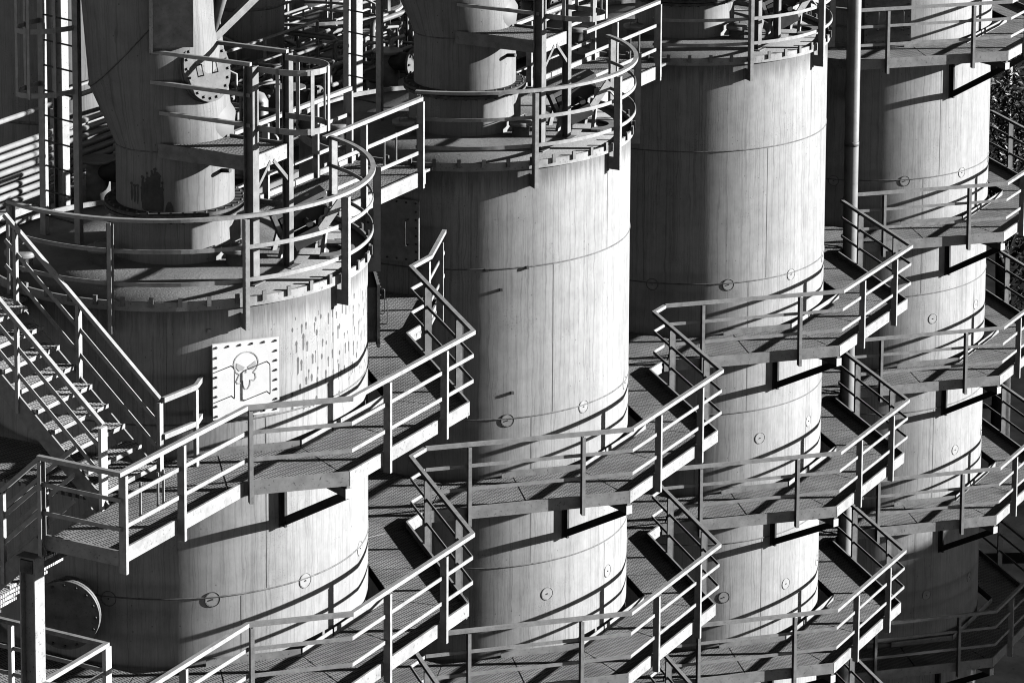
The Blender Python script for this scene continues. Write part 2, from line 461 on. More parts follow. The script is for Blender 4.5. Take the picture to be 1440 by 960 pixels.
# side nozzle with a blind flange low on the skull tank
n = Vector((cos(R_(182)), sin(R_(182)), 0)); n = (n+Vector((0,-.35,0))).normalized()
base = Vector((-2.35, .02, 12.93))
nz = MB().tube([base, base+n*.72], .36, 32).build('side_nozzle', M['shellrim'], T[0])
fl = MB().tube([base+n*.70, base+n*.745], .47, 36); fl.tube([base+n*.755, base+n*.80], .47, 36); fl.build('blind_flange', M['mid'], nz)
side = n.cross(Vector((0,0,1))).normalized(); up = side.cross(n).normalized()
bb = MB()
for k in range(16):
    c = base+n*.80+(side*cos(2*pi*k/16)+up*sin(2*pi*k/16))*.42
    bb.tube([c, c+n*.03], .018, 6)
bb.build('bolt_ring', M['bolt'], nz)

# ------------------------------------------------------------------ octagon walkways
OA, OT, OC = 3.93, 1.628, -.20
OV = [(OC-OT,-OA),(OC+OT,-OA),(OC+OA,-OT),(OC+OA,OT),(OC+OT,OA),(OC-OT,OA),(OC-OA,OT),(OC-OA,-OT)]   # V0 = c1 ... V7
GAP = 8.317-2*OA      # width of the bridge between neighbouring octagons
POST_F = {'front': (.20, .75), 'u1': (.27, .74), 'u2': (.22, .72), 'e': (.3, .7)}
def rail_set(t, chain, fr, mids=(.74, .38), H=1.1, post_z0=-.19, corner_posts=()):
    """chain: plan points; fr: per segment tuple of fractions for posts"""
    MB().sweep([(x,y,H-.028) for x,y in chain], .062, .056).build('handrail', M['rail'], t)
    for h in mids: MB().sweep([(x,y,h) for x,y in chain], .014, .052).build('midrail', M['rail'], t)
    for k in range(len(chain)-1):
        a, b = Vector(chain[k]), Vector(chain[k+1]); d = (b-a).normalized(); nrm = Vector((d.y, -d.x))
        for f in fr[k]:
            p = a+(b-a)*f
            # channel-section post, web square to the rail
            q = MB(); hh = (H-.06-post_z0)/2; zc = (H-.06+post_z0)/2
            d3, n3 = Vector((d.x,d.y,0)), Vector((nrm.x,nrm.y,0)); c = Vector((p.x,p.y,zc))+n3*.012
            q.obox(c, d3*.004, n3*.047, Vector((0,0,hh)))
            for e in (-1,1): q.obox(c+n3*e*.0475+d3*.021, d3*.026, n3*.004, Vector((0,0,hh)))
            q.build('post', M['rail'], t)
def edge(t, chain, z0=-.105, z1=.085, off=.055, name='edge_channel'):
    """edge channel set 'off' inside the rail line (chain runs with the deck on its left)"""
    P = [Vector(p) for p in chain]; Q = []
    for i, p in enumerate(P):
        ns = []
        if i > 0: d = (p-P[i-1]).normalized(); ns.append(Vector((-d.y, d.x)))
        if i < len(P)-1: d = (P[i+1]-p).normalized(); ns.append(Vector((-d.y, d.x)))
        nn = sum(ns, Vector((0,0))).normalized(); k = 1/nn.dot(ns[0]); Q.append(p+nn*off*k)
    for i in range(len(Q)-1):
        MB().sweep([(Q[i].x,Q[i].y,(z0+z1)/2),(Q[i+1].x,Q[i+1].y,(z0+z1)/2)], .012 if False else .03, z1-z0).build(name, M['beam'], t)
def bracket(t, vx, vy, R, drop=1.13):
    """cantilever bracket from the shell out to an octagon corner"""
    v = Vector((vx, vy, 0)); L = v.length; n = v.normalized(); s = Vector((-n.y, n.x, 0)); u = Vector((0,0,1))
    L -= .10
    b = thing_part = MB()
    zc, hz = (drop+.10)/2, (drop-.10)/2
    b.obox(n*(R+.062)-u*zc, n*.042, s*.02, u*hz)
    b.obox(n*(R+.012)-u*zc, n*.008, s*.05, u*(hz+.02))
    o = b.build('bracket_upright', M['dark'], t)
    st = MB(); p = n*(R+.06)-u*(drop-.07); q = n*(L-.02)-u*.25
    d = (q-p).normalized(); w = s.cross(d)
    st.bar(p, q, .012, .10, up=w)
    for e in (-1,1): st.bar(p+w*e*.05, q+w*e*.05, .05, .010, up=w)
    st.build('bracket_strut', M['dark'], t)
    hb = MB().bar(n*(R+.15)-u*.215, n*(L+.02)-u*.215, .09, .11); hb.build('bracket_arm', M['mid'], t)
    MB().obox(n*(L+.03)-u*.215, n*.008, s*.055, u*.065).build('arm_end_plate', M['white'], t)
def ring_deck(t, R, bridge=True, extra=()):
    IA = R+.075; k = IA/cos(pi/8)
    inner = [(k*cos(R_(a)), k*sin(R_(a))) for a in (247.5, 292.5, 337.5, 22.5, 67.5, 112.5, 157.5, 202.5)]
    mb = MB(); sh = .07; outer = [(OC+(x-OC)*(1-sh/OA), y*(1-sh/OA)) for x,y in OV]
    for i in range(8):
        j = (i+1) % 8
        # two panels per side with a thin joint between them
        a0, a1, b0, b1 = Vector(outer[i]), Vector(outer[j]), Vector(inner[i]), Vector(inner[j])
        for f0, f1 in ((.004, .496), (.504, .996)):
            mb.prism([tuple(a0.lerp(a1,f0)), tuple(a0.lerp(a1,f1)), tuple(b0.lerp(b1,f1)), tuple(b0.lerp(b1,f0))], -.045, 0)
    if bridge: mb.prism([(OC+OA-sh+.012, -OT+.05), (OC+OA+GAP+sh-.012, -OT+.05), (OC+OA+GAP+sh-.012, OT-.05), (OC+OA-sh+.012, OT-.05)], -.045, -.002)
    for poly in extra: mb.prism(poly, -.045, -.003)
    mb.build('deck', M['grating'], t)
    # inner kick plate (open where the deck meets the shell)
    for i in range(8):
        if i in (0, 1, 7):
            a, b = Vector(inner[i]), Vector(inner[(i+1)%8])
            segs = ((.0, .34), (.36, .99)) if i == 0 else (((.42, .99),) if i == 7 else ((.0, .99),))
            for f0, f1 in segs:
                p, q = a.lerp(b, f0), a.lerp(b, f1)
                MB().sweep([(p.x,p.y,.045),(q.x,q.y,.045)], .010, .12).build('kick_plate', M['beam'], t)
    # joists under the deck
    for i in range(8):
        a, b = Vector(inner[i]), Vector(outer[i])
        MB().bar((a.x,a.y,-.10), (b.x,b.y,-.10), .05, .10).build('joist', M['mid'], t)

def walkway(i, z, label, kind):
    t = thing('walkway', label, 'walkway', (XT[i], 0, z), 0, 'grating walkways ringing the tanks')
    R = RT[i]
    LAND = [(-5.55,-2.868),(-2.78,-2.868),(-3.88,-1.76),(-5.55,-1.76)]
    chain = [OV[7], OV[0], OV[1], OV[2]]
    fr = [POST_F['front'], POST_F['u1'], POST_F['u2']]
    extra = []
    if kind in ('land', 'top_land'):
        c = (OV[0][0]-(OA-2.95), -2.95)
        chain = [(-5.63,-1.74), (-5.63,-2.95), c, OV[0], OV[1], OV[2]]
        fr = [(.03,), (.012, .46), (.02,), POST_F['u1'], POST_F['u2']]
        extra = [LAND]
        if kind == 'land': fr[0] = ()
    if kind in ('mid', 'land', 'low'):
        chain = chain+[(OV[2][0]+GAP-.04, OV[2][1])]; fr.append(())
    if kind == 'top_land':
        chain = chain+[(4.36,-1.60), (5.68,-1.10)]; fr += [(.75,), (.62,)]
        extra = extra+[[(OC+OA-.055,-OT+.05),(4.36,-OT+.05),(5.72,-1.04),(5.55,.0),(5.72,1.04),(4.36,OT-.05),(OC+OA-.055,OT-.05)]]
    if kind in ('end', 'top_end'):
        chain = chain+[OV[3], OV[4]]; fr += [POST_F['e'], POST_F['e']]
    if kind == 'top_end':
        chain = [OV[5], OV[6], OV[7]]+chain[1:]; fr = [(.3,.7),(.3,.7)]+fr
    ring_deck(t, R, kind in ('mid', 'land', 'low'), extra)
    rail_set(t, chain, fr)
    edge(t, chain)
    for k in ((0,) if kind not in ('top_end',) else (0, 1, 7)): bracket(t, OV[k][0], OV[k][1], R)
    return t
ORD = {1: 'topmost', 2: 'second', 3: 'third', 4: 'fourth', 5: 'fifth'}
W = {}
W[0,1] = walkway(0, ZL[1], 'topmost grating walkway of the skull-marked tank, with the stair landing', 'top_land')
W[0,2] = walkway(0, ZL[2], 'second walkway down on the skull-marked tank, landing at lower left', 'land')
W[0,3] = walkway(0, ZL[3], 'lowest visible walkway of the skull-marked tank, cut by the bottom edge', 'low')
W[1,2] = walkway(1, ZL[2], 'upper of the railed walkways round the second tank from the left', 'mid')
W[1,3] = dup(W[1,2], dz=ZL[3]-ZL[2], label='middle walkway of the second tank from the left, near the bottom edge')
W[1,4] = dup(W[1,2], dz=ZL[4]-ZL[2], label='lowest walkway of the second tank from the left, cut by the bottom edge')
W[2,2] = walkway(2, ZL[2], 'uppermost walkway of the third tank from the left', 'mid')
W[2,3] = dup(W[2,2], dz=ZL[3]-ZL[2], label='second walkway down on the third tank from the left')
W[2,4] = dup(W[2,2], dz=ZL[4]-ZL[2], label='third walkway down on the third tank from the left')
W[2,5] = dup(W[2,2], dz=ZL[5]-ZL[2], label='lowest walkway of the third tank from the left, cut by the bottom edge')
W[3,1] = walkway(3, 15.79, 'topmost walkway of the rightmost tank, below its bolted hatch', 'top_end')
W[3,2] = walkway(3, ZL[2], 'second walkway down on the rightmost tank', 'end')
for l in (3, 4, 5):
    W[3,l] = dup(W[3,2], dz=ZL[l]-ZL[2], label={3: 'third walkway down on the rightmost tank', 4: 'fourth walkway down on the rightmost tank, just above the shadowed band', 5: 'lowest walkway of the rightmost tank, mostly in shadow'}[l])
# small picket infill on the skull tank's landing and the guard rail from newel to shell
pk = MB()
for x in (-5.1, -4.72, -4.6, -4.2): pk.bar((x,-2.88,.30), (x,-2.88,.80), .03, .012, up=(1,0,0))
pk.build('picket', M['rail'], W[0,1])
for h in (1.07, .58): MB().sweep([(-3.07,-1.85,h), (-2.42,-1.92,h), (-2.05,-1.78,h)], .05, .07).build('guard_rail', M['beam'], W[0,1])
MB().bar((-2.42,-1.92,0), (-2.42,-1.92,1.03), .05, .06, up=(1,0,0)).build('post', M['rail'], W[0,1])

# ------------------------------------------------------------------ stairs at the left
def stair(label, x0, x1, ya, za, yb, zb, nst, rails):
    t = thing('steel_stair', label, 'stairs', ((x0+x1)/2, ya, za), 0, 'steel stairs at the left')
    ox, oy, oz = (x0+x1)/2, ya, za
    def L(x, y, z): return (x-ox, y-oy, z-oz)
    dy, dz = yb-ya, zb-za; ln = math.hypot(dy, dz); up = Vector((0, -dz/ln, dy/ln))
    if up.z < 0: up = -up
    for x in (x0+.03, x1-.03):
        MB().bar(L(x, ya, za-.02), L(x, yb, zb-.02), .025, .22, up=up).build('stringer', M['shellrim'], t)
    for k in range(nst):
        f = (k+.55)/nst; y = ya+dy*f; z = za+dz*(k+1)/nst-.02*0
        tr = MB().box(x0+.045-ox, x1-.045-ox, y-.13-oy, y+.13-oy, z-.035-oz, z-oz)
        o = tr.build('tread', M['tread'], t)
        yn = y-.135 if dy*dz > 0 else y+.135
        MB().box(x0+.045-ox, x1-.045-ox, min(yn, yn+.012)-oy, max(yn, yn+.012)-oy, z-.05-oz, z+.006-oz).build('nosing', M['beam'], o)
    for x, posts, y0, y1 in rails:
        def zz(y, h): return za+dz*(y-ya)/dy+h
        for nm, h, w, hh in (('handrail', 1.08, .06, .055), ('midrail', .74, .014, .055), ('midrail', .40, .014, .055)):
            MB().bar(L(x, y0, zz(y0, h)), L(x, y1, zz(y1, h)), w, hh, up=up).build(nm, M['rail'], t)
        for (y, wdt) in posts:
            MB().bar(L(x, y, zz(y, -.12)), L(x, y, zz(y, 1.05)), .05, wdt, up=(1,0,0)).build('post', M['white' if wdt > .1 else 'rail'], t)
    return t
stair('stair with lit grating treads climbing left to the roof of the skull-marked tank', -4.34, -3.07, -1.80, 15.06, .50, 17.06, 9,
      [(-3.09, ((-1.81, .08), (-.55, .08), (.45, .06)), -1.81, .62), (-4.32, ((-1.78, .13), (-.47, .05), (.45, .06)), -1.78, .62)])
stair('dark stair descending at the left edge beneath the landing', -5.66, -4.45, -1.78, 15.06, 1.45, 12.17, 13,
      [(-5.63, ((-1.2, .06), (.2, .06)), -1.76, 1.4), (-4.47, ((-1.0, .06), (.4, .06)), -1.45, 1.4)])
# top landing from stair to roof
t = thing('stair_landing', 'small grating landing joining the stair top to the tank roof at left edge', 'landing', (-3.7, 1.0, 17.05))
MB().box(-.64, .95, -.48, 1.1, -.04, 0).build('deck', M['grating'], t)
MB().box(-.66, -.63, -.48, 1.1, -.16, .03).build('edge_channel', M['beam'], t)
MB().sweep([(-.62,-.45,1.07), (-.62,1.08,1.07), (.95,1.08,1.07)], .06, .055).build('handrail', M['rail'], t)
for p in ((-.62,-.45), (-.62,1.08), (.5,1.08)): MB().bar((p[0],p[1],-.1), (p[0],p[1],1.05), .05, .08, up=(1,0,0)).build('post', M['rail'], t)
# H-section column under the landing
t = thing('steel_column', 'white sided steel column under the stair landing at lower left', 'column', (-5.68, -1.66, 0))
q = MB(); q.box(-.10, .10, -.115, -.095, 0, 14.88); q.box(-.10, .10, .095, .115, 0, 14.88); q.box(-.006, .006, -.095, .095, 0, 14.88); q.build('shaft', M['beam'], t)
MB().box(-.13, .13, -.14, .14, 14.88, 14.905).build('cap_plate', M['mid'], t)
MB().box(-.12, 1.1, -.09, .09, 14.70, 14.86).build('cross_beam', M['rust'], t)
# lower landing guard at bottom left
t = thing('landing_platform', 'dark low platform with white railing at the bottom left corner', 'platform', (-4.24, -1.74, 12.17))
MB().prism([(-1.6,-.0),(-.03,-.0),(-.03,4.2),(-1.6,4.2)], -.05, -.006).build('deck', M['grating'], t)
MB().sweep([(0,4.2,1.07), (0,0,1.07), (-1.45,0,1.07)], .06, .055).build('handrail', M['rail'], t)
for h in (.72, .37): MB().sweep([(0,4.2,h), (0,0,h), (-1.45,0,h)], .016, .052).build('midrail', M['rail'], t)
for p in ((0,-.005), (0,1.5), (0,3), (-1.3,0)): MB().bar((p[0],p[1],-.15), (p[0],p[1],1.04), .06, .12 if p[1] < 0 else .06, up=(1,0,0)).build('post', M['white'], t)

# ------------------------------------------------------------------ roof railings
ZRAIL = 1.25
def roof_rail(i, a0, a1, posts, label):
    t = thing('roof_railing', label, 'railing', (XT[i], 0, ZR), 0, 'curved railings on the tank roofs')
    r = RT[i]+.075
    MB().ringbar(r, a0, a1, ZRAIL-.03, .07, .045, 72).build('handrail', M['rail'], t)
    for h in (.80, .36): MB().ringbar(r, a0, a1, h, .014, .055, 72).build('midrail', M['rail'], t)
    for a in posts:
        n = Vector((cos(R_(a)), sin(R_(a)), 0)); s = Vector((-sin(R_(a)), cos(R_(a)), 0)); u = Vector((0,0,1))
        q = MB(); c = n*(r+.055)+u*.455
        q.obox(c, n*.055, s*.005, u*.745)
        for e in (-1, 1): q.obox(c+n*e*.05+s*.028, n*.005, s*.033, u*.745)
        q.obox(n*(r-.03)-u*.19, n*.045, s*.006, u*.10)
        q.build('post', M['rail'], t)
    return t
roof_rail(0, 160, 341, (162, 195.5, 232.5, 268, 302, 339), 'round railing on the roof of the skull-marked tank')
roof_rail(1, 193, 330, (194, 231, 267, 303, 328), 'round railing on the roof of the second tank from the left')
roof_rail(2, 193, 341, (194, 229.5, 267.5, 303, 339), 'round railing on the roof of the third tank, partly cut off at top')

# ------------------------------------------------------------------ bridges between the roofs
def bridge(x, label):
    t = thing('roof_bridge', label, 'footbridge', (x, 0, ZR), 0, 'grating bridges from roof to roof')
    x0, x1 = 2.15, 5.75
    MB().box(x0, x1, -.88, .35, .02, .06).build('deck', M['grating'], t)
    MB().box(2.42, 5.42, -.92, -.885, -.13, .09).build('edge_channel', M['beam'], t)
    MB().box(2.3, 5.6, .355, .39, -.10, .14).build('edge_channel', M['beam'], t)
    for y, xa, xb, ps in ((-.92, 2.45, 5.28, (3.55, 5.24)), (.37, 2.0, 5.35, (2.9, 4.3, 5.3))):
        MB().sweep([(xa,y,ZRAIL-.03),(xb,y,ZRAIL-.03)], .07, .055).build('handrail', M['rail'], t)
        for h in (.82, .40): MB().sweep([(xa,y,h),(xb,y,h)], .016, .055).build('midrail', M['rail'], t)
        for p in ps: MB().bar((p,y-.02,-.15), (p,y-.02,ZRAIL-.06), .10, .045, up=(1,0,0)).build('post', M['rail'], t)
    for xx in (4.2, 4.55): MB().bar((xx,-.90,.42), (xx,-.90,.85), .03, .012, up=(1,0,0)).build('picket', M['rail'], t)
    return t
b0 = bridge(0, 'railed grating bridge from the skull-marked tank roof to the second tank roof')
dup(b0, dx=XT[1], label='railed grating bridge from the second tank roof to the third tank roof')
dup(b0, dx=XT[2], label='railed grating bridge end right of the third tank roof, at the top edge')

# ------------------------------------------------------------------ gas uptake pipes on the roofs
VN = Vector((-.829, -.559, 0)); VR = Vector((.559, -.829, 0)); UP = Vector((0,0,1))
def uptake(label):
    t = thing('gas_uptake', label, 'pipe', (0, 0, ZR), 0, 'thick uptake pipes on the tank roofs')
    b = MB().lathe([(.93, .0), (.90, .10), (.90, .70)], 56); b.cyluv(.9); b.build('base_collar', M['pipe'], t)
    f = MB().lathe([(.90, .70), (.985, .70), (.985, .745), (.84, .745)], 56, smooth=False).lathe([(.84, .76), (.985, .76), (.985, .805), (.82, .805)], 56, smooth=False)
    fo = f.build('flange', M['rust'], t)
    for k in range(36):
        a = 2*pi*k/36; c = Vector((.935*cos(a), .935*sin(a), .68))
        MB().tube([c, c+UP*.15], .020, 6).build('bolt', M['bolt'], fo)
    # straight tube, mitred knee leaning left, then upright again
    axis = [(0, .80, .82, 0), (0, 1.66, .82, 3), (-.325, 3.37, .85, 48), (-.42, 4.6, .85, 48), (-.44, 7.5, .85, 0)]
    n = 56; vs = []
    for off, z, r, tilt in axis:
        for k in range(n):
            a = 2*pi*k/n
            p = VR*(off+r*cos(a))+VN*(r*sin(a))+UP*(z+r*cos(a)*math.tan(R_(tilt)))
            vs.append(p)
    tb = MB().add(vs, [(i*n+k, i*n+(k+1)%n, (i+1)*n+(k+1)%n, (i+1)*n+k) for i in range(len(axis)-1) for k in range(n)], True)
    tb.cyluv(.82); body = tb.build('riser', M['pipe'], t)
    for z, off, tilt, r in ((1.66, 0, 3, .826), (3.37, -.325, 48, .853)):
        pts = [VR*(off+r*cos(2*pi*k/48))+VN*(r*sin(2*pi*k/48))+UP*(z+r*cos(2*pi*k/48)*math.tan(R_(tilt))) for k in range(49)]
        MB().tube(pts, .010, 5, caps=False).build('weld_seam', M['seam'], body)
    # side branch carrying the round blind flange
    disc = Vector((-.214, -.667, 19.775-ZR)); ax = (VR*.70+VN*.64+UP*.27).normalized()
    br = MB().tube([disc-ax*1.15, disc-ax*.55, disc-ax*.06], [.62, .50, .42], 40); br.cyluv(.42, disc.x, disc.y); bo = br.build('branch', M['pipe'], t)
    sd = ax.cross(UP).normalized(); uu = sd.cross(ax)
    fl = MB().tube([disc-ax*.075, disc-ax*.03], .455, 40); fl.tube([disc-ax*.02, disc+ax*.022], .455, 40)
    fo = fl.build('blind_flange', M['disc'], t)
    for k in range(20):
        c = disc+ax*.022+(sd*cos(2*pi*(k+.5)/20)+uu*sin(2*pi*(k+.5)/20))*.405
        MB().tube([c-ax*.12, c+ax*.03], .021, 6).build('bolt', M['dark'], fo)
    for e in (-.13, .16):
        c = disc+ax*.022+sd*e
        MB().tube([c-uu*.075, c-uu*.075+ax*.06, c+uu*.075+ax*.06, c+uu*.075], .011, 6).build('handle', M['bolt'], fo)
    # lower bulge where branch and riser meet
    bl = MB().tube([VR*.15+VN*.05+UP*1.62, VR*.28+VN*.10+UP*2.0, disc-ax*.5-UP*.15, disc-ax*.35], [.66, .56, .50, .40], 36); bl.build('breeches_piece', M['pipe'], t)
    # rising box strut and inclined brace pipes above the branch
    MB().bar(VR*-.02+VN*.78+UP*3.12, VR*-.02+VN*.78+UP*6.0, .56, .30, up=VN).build('box_strut', M['mid'], t)
    MB().bar(VR*-.31+VN*.90+UP*3.05, VR*-.31+VN*.90+UP*6.0, .05, .10, up=VN).build('strut_flange', M['beam'], t)
    MB().tube([VR*.50+VN*.30+UP*3.15, VR*.95+VN*.1+UP*4.6], .075, 14).build('brace_pipe', M['shellrim'], t)
    MB().bar(VR*.55+VN*.30+UP*3.12, VR*1.9+VN*-.3+UP*4.3, .10, .10).build('brace_bar', M['rail'], t)
    # sample stub on the lower riser
    MB().tube([VR*.60+VN*.5+UP*1.30, VR*.75+VN*.64+UP*1.33], .03, 10).build('stub', M['dark'], body)
    return t
u0 = uptake('thick grey uptake pipe with a round white blind flange, on the skull-marked tank')
u0.location = (XT[0], 0, ZR)
dup(u0, dx=XT[1], label='thick grey uptake pipe on the roof of the second tank from the left')
dup(u0, dx=XT[2], label='foot of a thick uptake pipe on the third tank roof, at the top edge')

# dark splash with runs on the first uptake only
az0 = math.atan2((VN-VR*.42).y, (VN-VR*.42).x); q = MB(); rnd = random.Random(4); cnt = 0
def blot(az, z, w, h):
    global cnt
    rr = .8222+.00006*cnt; cnt += 1
    q.add([(rr*cos(az+w*cos(2*pi*k/10)/rr), rr*sin(az+w*cos(2*pi*k/10)/rr), max(.815, z+h*sin(2*pi*k/10))) for k in range(10)], [tuple(range(10))])
for k in range(46):
    e = rnd.gauss(0, .085); blot(az0+e, .98+.18*rnd.random()-abs(e)*.9, .03+.03*rnd.random(), .12+.12*rnd.random())
for k in range(30):
    e = rnd.gauss(-.02, .15); zt = 1.12+.38*rnd.random()*max(.15, 1-abs(e)*3.2); w = .007+.010*rnd.random(); l = .04+.10*rnd.random()
    blot(az0+e, zt, w*1.8, .022); blot(az0+e, zt-l, w, l)
q.build('run_stain', M['stain'], u0)

# ------------------------------------------------------------------ service platforms beside the uptakes
def platform(label):
    t = thing('service_platform', label, 'platform', (0, 0, ZR), 0, 'service platforms beside the uptake pipes')
    zd = 1.76
    x0, x1, y0, y1 = -.86, .06, -1.80, -.45
    MB().prism([(x0+.03,y0+.03),(x1-.03,y0+.03),(x1-.03,-.855),(-.3,-.80),(-.6,-.60),(x0+.03,-.35)], zd-.03, zd).build('deck', M['grating'], t)
    MB().box(x0, x0+.03, y0, -.30, zd-.17, zd+.03).build('edge_channel', M['mid'], t)
    MB().box(x0, x1, y0-.03, y0, zd-.17, zd+.03).build('edge_channel', M['beam'], t)
    MB().box(x1, x1+.03, y0, -.86, zd-.17, zd+.03).build('edge_channel', M['mid'], t)
    for h, ye in ((1.29, .02), (.87, -.20), (.46, -.34)):
        MB().sweep([(x0,ye,zd+h), (x0,y0,zd+h)], .05, .05).build('side_rail', M['rail'], t)
    MB().sweep([(x1,y0,zd+1.29), (x1,-.55,zd+1.29)], .06, .05).build('side_rail', M['rail'], t)
    for (px, py, top) in ((x0, y0, 1.27), (x1, y0, 1.27)):
        b = MB(); zt = zd+top; hw = .075 if px < 0 else .055
        b.box(px-hw, px+hw, py-hw, py-hw+.012, .08, zt); b.box(px-hw, px+hw, py+hw-.012, py+hw, .08, zt); b.box(px-.006, px+.006, py-hw+.012, py+hw-.012, .08, zt)
        b.build('post', M['mid'], t)
        MB().box(px-.13, px+.13, py-.13, py+.13, .06, .08).build('foot_plate', M['mid'], t)
    # hooped guard round the ladder bay on the near side
    cx = (x0+x1)/2; hr = (x1-x0)/2-.06
    for h in (1.22, .42):
        pts = [(cx-hr, y0, zd+h), (cx-hr, y0-.45, zd+h)]+[(cx+hr*cos(R_(a)), y0-.45+.42*sin(R_(a)), zd+h) for a in range(195, 346, 15)]+[(cx+hr, y0-.45, zd+h), (cx+hr, y0, zd+h)]
        MB().sweep(pts, .012, .08).build('guard_hoop', M['rail'], t)
    for (sx, sy, ux, uy) in ((cx-hr, y0-.38, -1, 0), (cx-.25, y0-.83, -.4, -.9), (cx+.08, y0-.88, 0, -1), (cx+hr-.06, y0-.66, .8, -.6), (cx+hr, y0-.2, 1, 0)):
        MB().bar((sx, sy, zd+.38), (sx, sy, zd+1.26), .055, .012, up=(ux, uy, 0)).build('guard_strap', M['rail'], t)
    for px, e in ((x0, .42), (x1, -.42)):
        MB().bar((px, y0-.01, zd-.5), (px+e, y0-.01, zd-.12), .05, .06, up=(0,1,0)).build('knee_brace', M['mid'], t)
    return t
p0 = platform('small raised service platform by the flanged uptake on the skull-marked tank')
dup(p0, dx=XT[1], label='small raised service platform by the uptake on the second tank')
dup(p0, dx=XT[2], label='legs of a service platform on the third tank roof, at the top edge')

# ------------------------------------------------------------------ tilted valve gear on the roofs
def actuator(label):
    t = thing('valve_gear', label, 'machinery', (0.62, -1.55, ZR+.06), 0, 'valve gear on the tank roofs')
    d = Vector((.72, -.69, 0)).normalized(); s = Vector((-d.y, d.x, 0)); u = (UP+d*-.42).normalized(); dd = s.cross(u)*-1
    if dd.dot(d) < 0: dd = -dd
    c = Vector((.15, -.05, .52))
    MB().obox(c+u*.20, dd*.40, s*.15, u*.035).build('top_plate', M['mid'], t)
    MB().obox(c+u*.02-s*.02, dd*.34, s*.11, u*.12).build('gear_housing', M['dark'], t)
    for e in (-.18, .16): MB().tube([c+dd*e+u*.235, c+dd*e+u*.245], .035, 12).build('cap', M['white'], t)
    MB().obox(c-dd*.40-s*.05+u*.05, dd*.03, s*.12, u*.20).build('end_plate', M['shellrim'], t)
    for e in (-1, 1):
        MB().bar(Vector((0,0,0))+s*e*.2-d*.25, c-dd*.3+s*e*.17, .05, .07).build('frame_leg', M['rail'], t)
        MB().bar(Vector((0,0,0))+s*e*.2+d*.35, c+dd*.33+s*e*.17, .06, .05).build('frame_leg', M['rail'], t)
    MB().bar(c-dd*.35+s*.25-u*.1, c+dd*.45+s*.25-u*.2, .05, .09).build('cross_bar', M['beam'], t)
    MB().bar(c-dd*.05-s*.32-u*.28, c+dd*.55-s*.2+u*.02, .03, .12, up=u).build('lever', M['beam'], t)
    MB().tube([c-s*.3-u*.05, c+s*.3-u*.05], .05, 12).build('shaft', M['dark'], t)
    MB().obox(c-dd*.12-s*.26-u*.2, dd*.2, s*.1, u*.1).build('motor', M['dark'], t)
    MB().tube([c-dd*.35-s*.26-u*.2, c-dd*.12-s*.26-u*.2], .10, 16).build('motor_end', M['mid'], t)
    MB().tube([c+dd*.3-u*.1, c+dd*.55-u*.2, c+dd*.62-u*.42], .016, 8).build('conduit', M['rail'], t)
    MB().lathe([(.42, .01), (.42, .05), (.24, .05), (.24, .01)], 32, R_(200), R_(420), False, (.32, -.30)).build('base_ring', M['shellrim'], t)
    return t
a0 = actuator('tilted rusty valve gear on the skull-marked tank roof, behind the railing')
dup(a0, dx=XT[1], label='tilted valve gear on the second tank roof, behind the railing')
dup(a0, dx=XT[2], label='valve gear on the third tank roof, close to the top edge')

# ------------------------------------------------------------------ caged ladders behind
def ladder(label):
    t = thing('caged_ladder', label, 'ladder', (0, 0, ZR), 0, 'tall caged ladders behind the uptakes')
    A, B = Vector((-.30, 2.02, 0)), Vector((-.48, 1.30, 0)); H = 5.0
    for p in (A, B): MB().box(p.x-.045, p.x+.045, p.y-.045, p.y+.045, .05, H).build('stile', M['rail'], t)
    for k in range(12): MB().tube([A+UP*(.35+.36*k), B+UP*(.35+.36*k)], .013, 6).build('rung', M['dark'], t)
    m = (A+B)/2; d = (B-A).normalized(); o = Vector((d.y, -d.x, 0))
    if o.x > 0: o = -o
    for h in (2.25, 3.15, 4.05):
        pts = [m+d*(.37*cos(R_(a)))+o*(.70*sin(R_(a)))+UP*h for a in range(0, 181, 15)]
        MB().sweep(pts, .012, .07).build('hoop', M['rail'], t)
    for a in (30, 70, 110, 150):
        p = m+d*(.37*cos(R_(a)))+o*(.70*sin(R_(a)))
        MB().bar(p+UP*2.2, p+UP*5.0, .055, .012, up=(o.x, o.y, 0)).build('strap', M['rail'], t)
    return t
l0 = ladder('caged ladder rising at the left edge behind the skull-marked tank uptake')
dup(l0, dx=XT[1], label='caged ladder left of the uptake on the second tank')
def hcol(x, y, z0, z1, w, label, cat='column'):
    t = thing('steel_column', label, cat, (x, y, z0), 0, 'steel columns behind the roofs')
    h = z1-z0; q = MB(); q.box(-w, w, -w, -w+.02, 0, h); q.box(-w, w, w-.02, w, 0, h); q.box(-.008, .008, -w+.02, w-.02, 0, h); q.build('shaft', M['beam'], t)
    MB().box(-w*1.4, w*1.4, -w*1.4, w*1.4, -.02, 0).build('base_plate', M['mid'], t)
    return t
hcol(1.34, 2.9, 16.5, 22.5, .085, 'pale steel column right of the caged ladder at the left edge')
hcol(XT[1]+1.5, 2.95, 16.5, 22.5, .10, 'pale steel column left of the second tank uptake, crossing its ladder')
hcol(-.75, 3.6, 16.0, 23, .065, 'slim pale column behind the ladder cage at the top left')

# ------------------------------------------------------------------ the thin vertical pipe between third and fourth tank
t = thing('vertical_pipe', 'thin pale vertical pipe between the third and the rightmost tank', 'pipe', (20.55, -1.73, 0))
mb = MB().tube([(0,0,0), (0,0,6), (0,0,12), (0,0,24)], .135, 20); mb.cyluv(.135); mb.build('pipe', M['lightpipe'], t)
for z in (3.2, 7.5, 10.9, 14.35, 18.1): MB().tube([(0,0,z-.045), (0,0,z+.045)], .141, 20).build('clamp_band', M['mid'], t)

# ------------------------------------------------------------------ background plant
def prop(o, label, cat, group=None): return tag(o, label, cat, group)
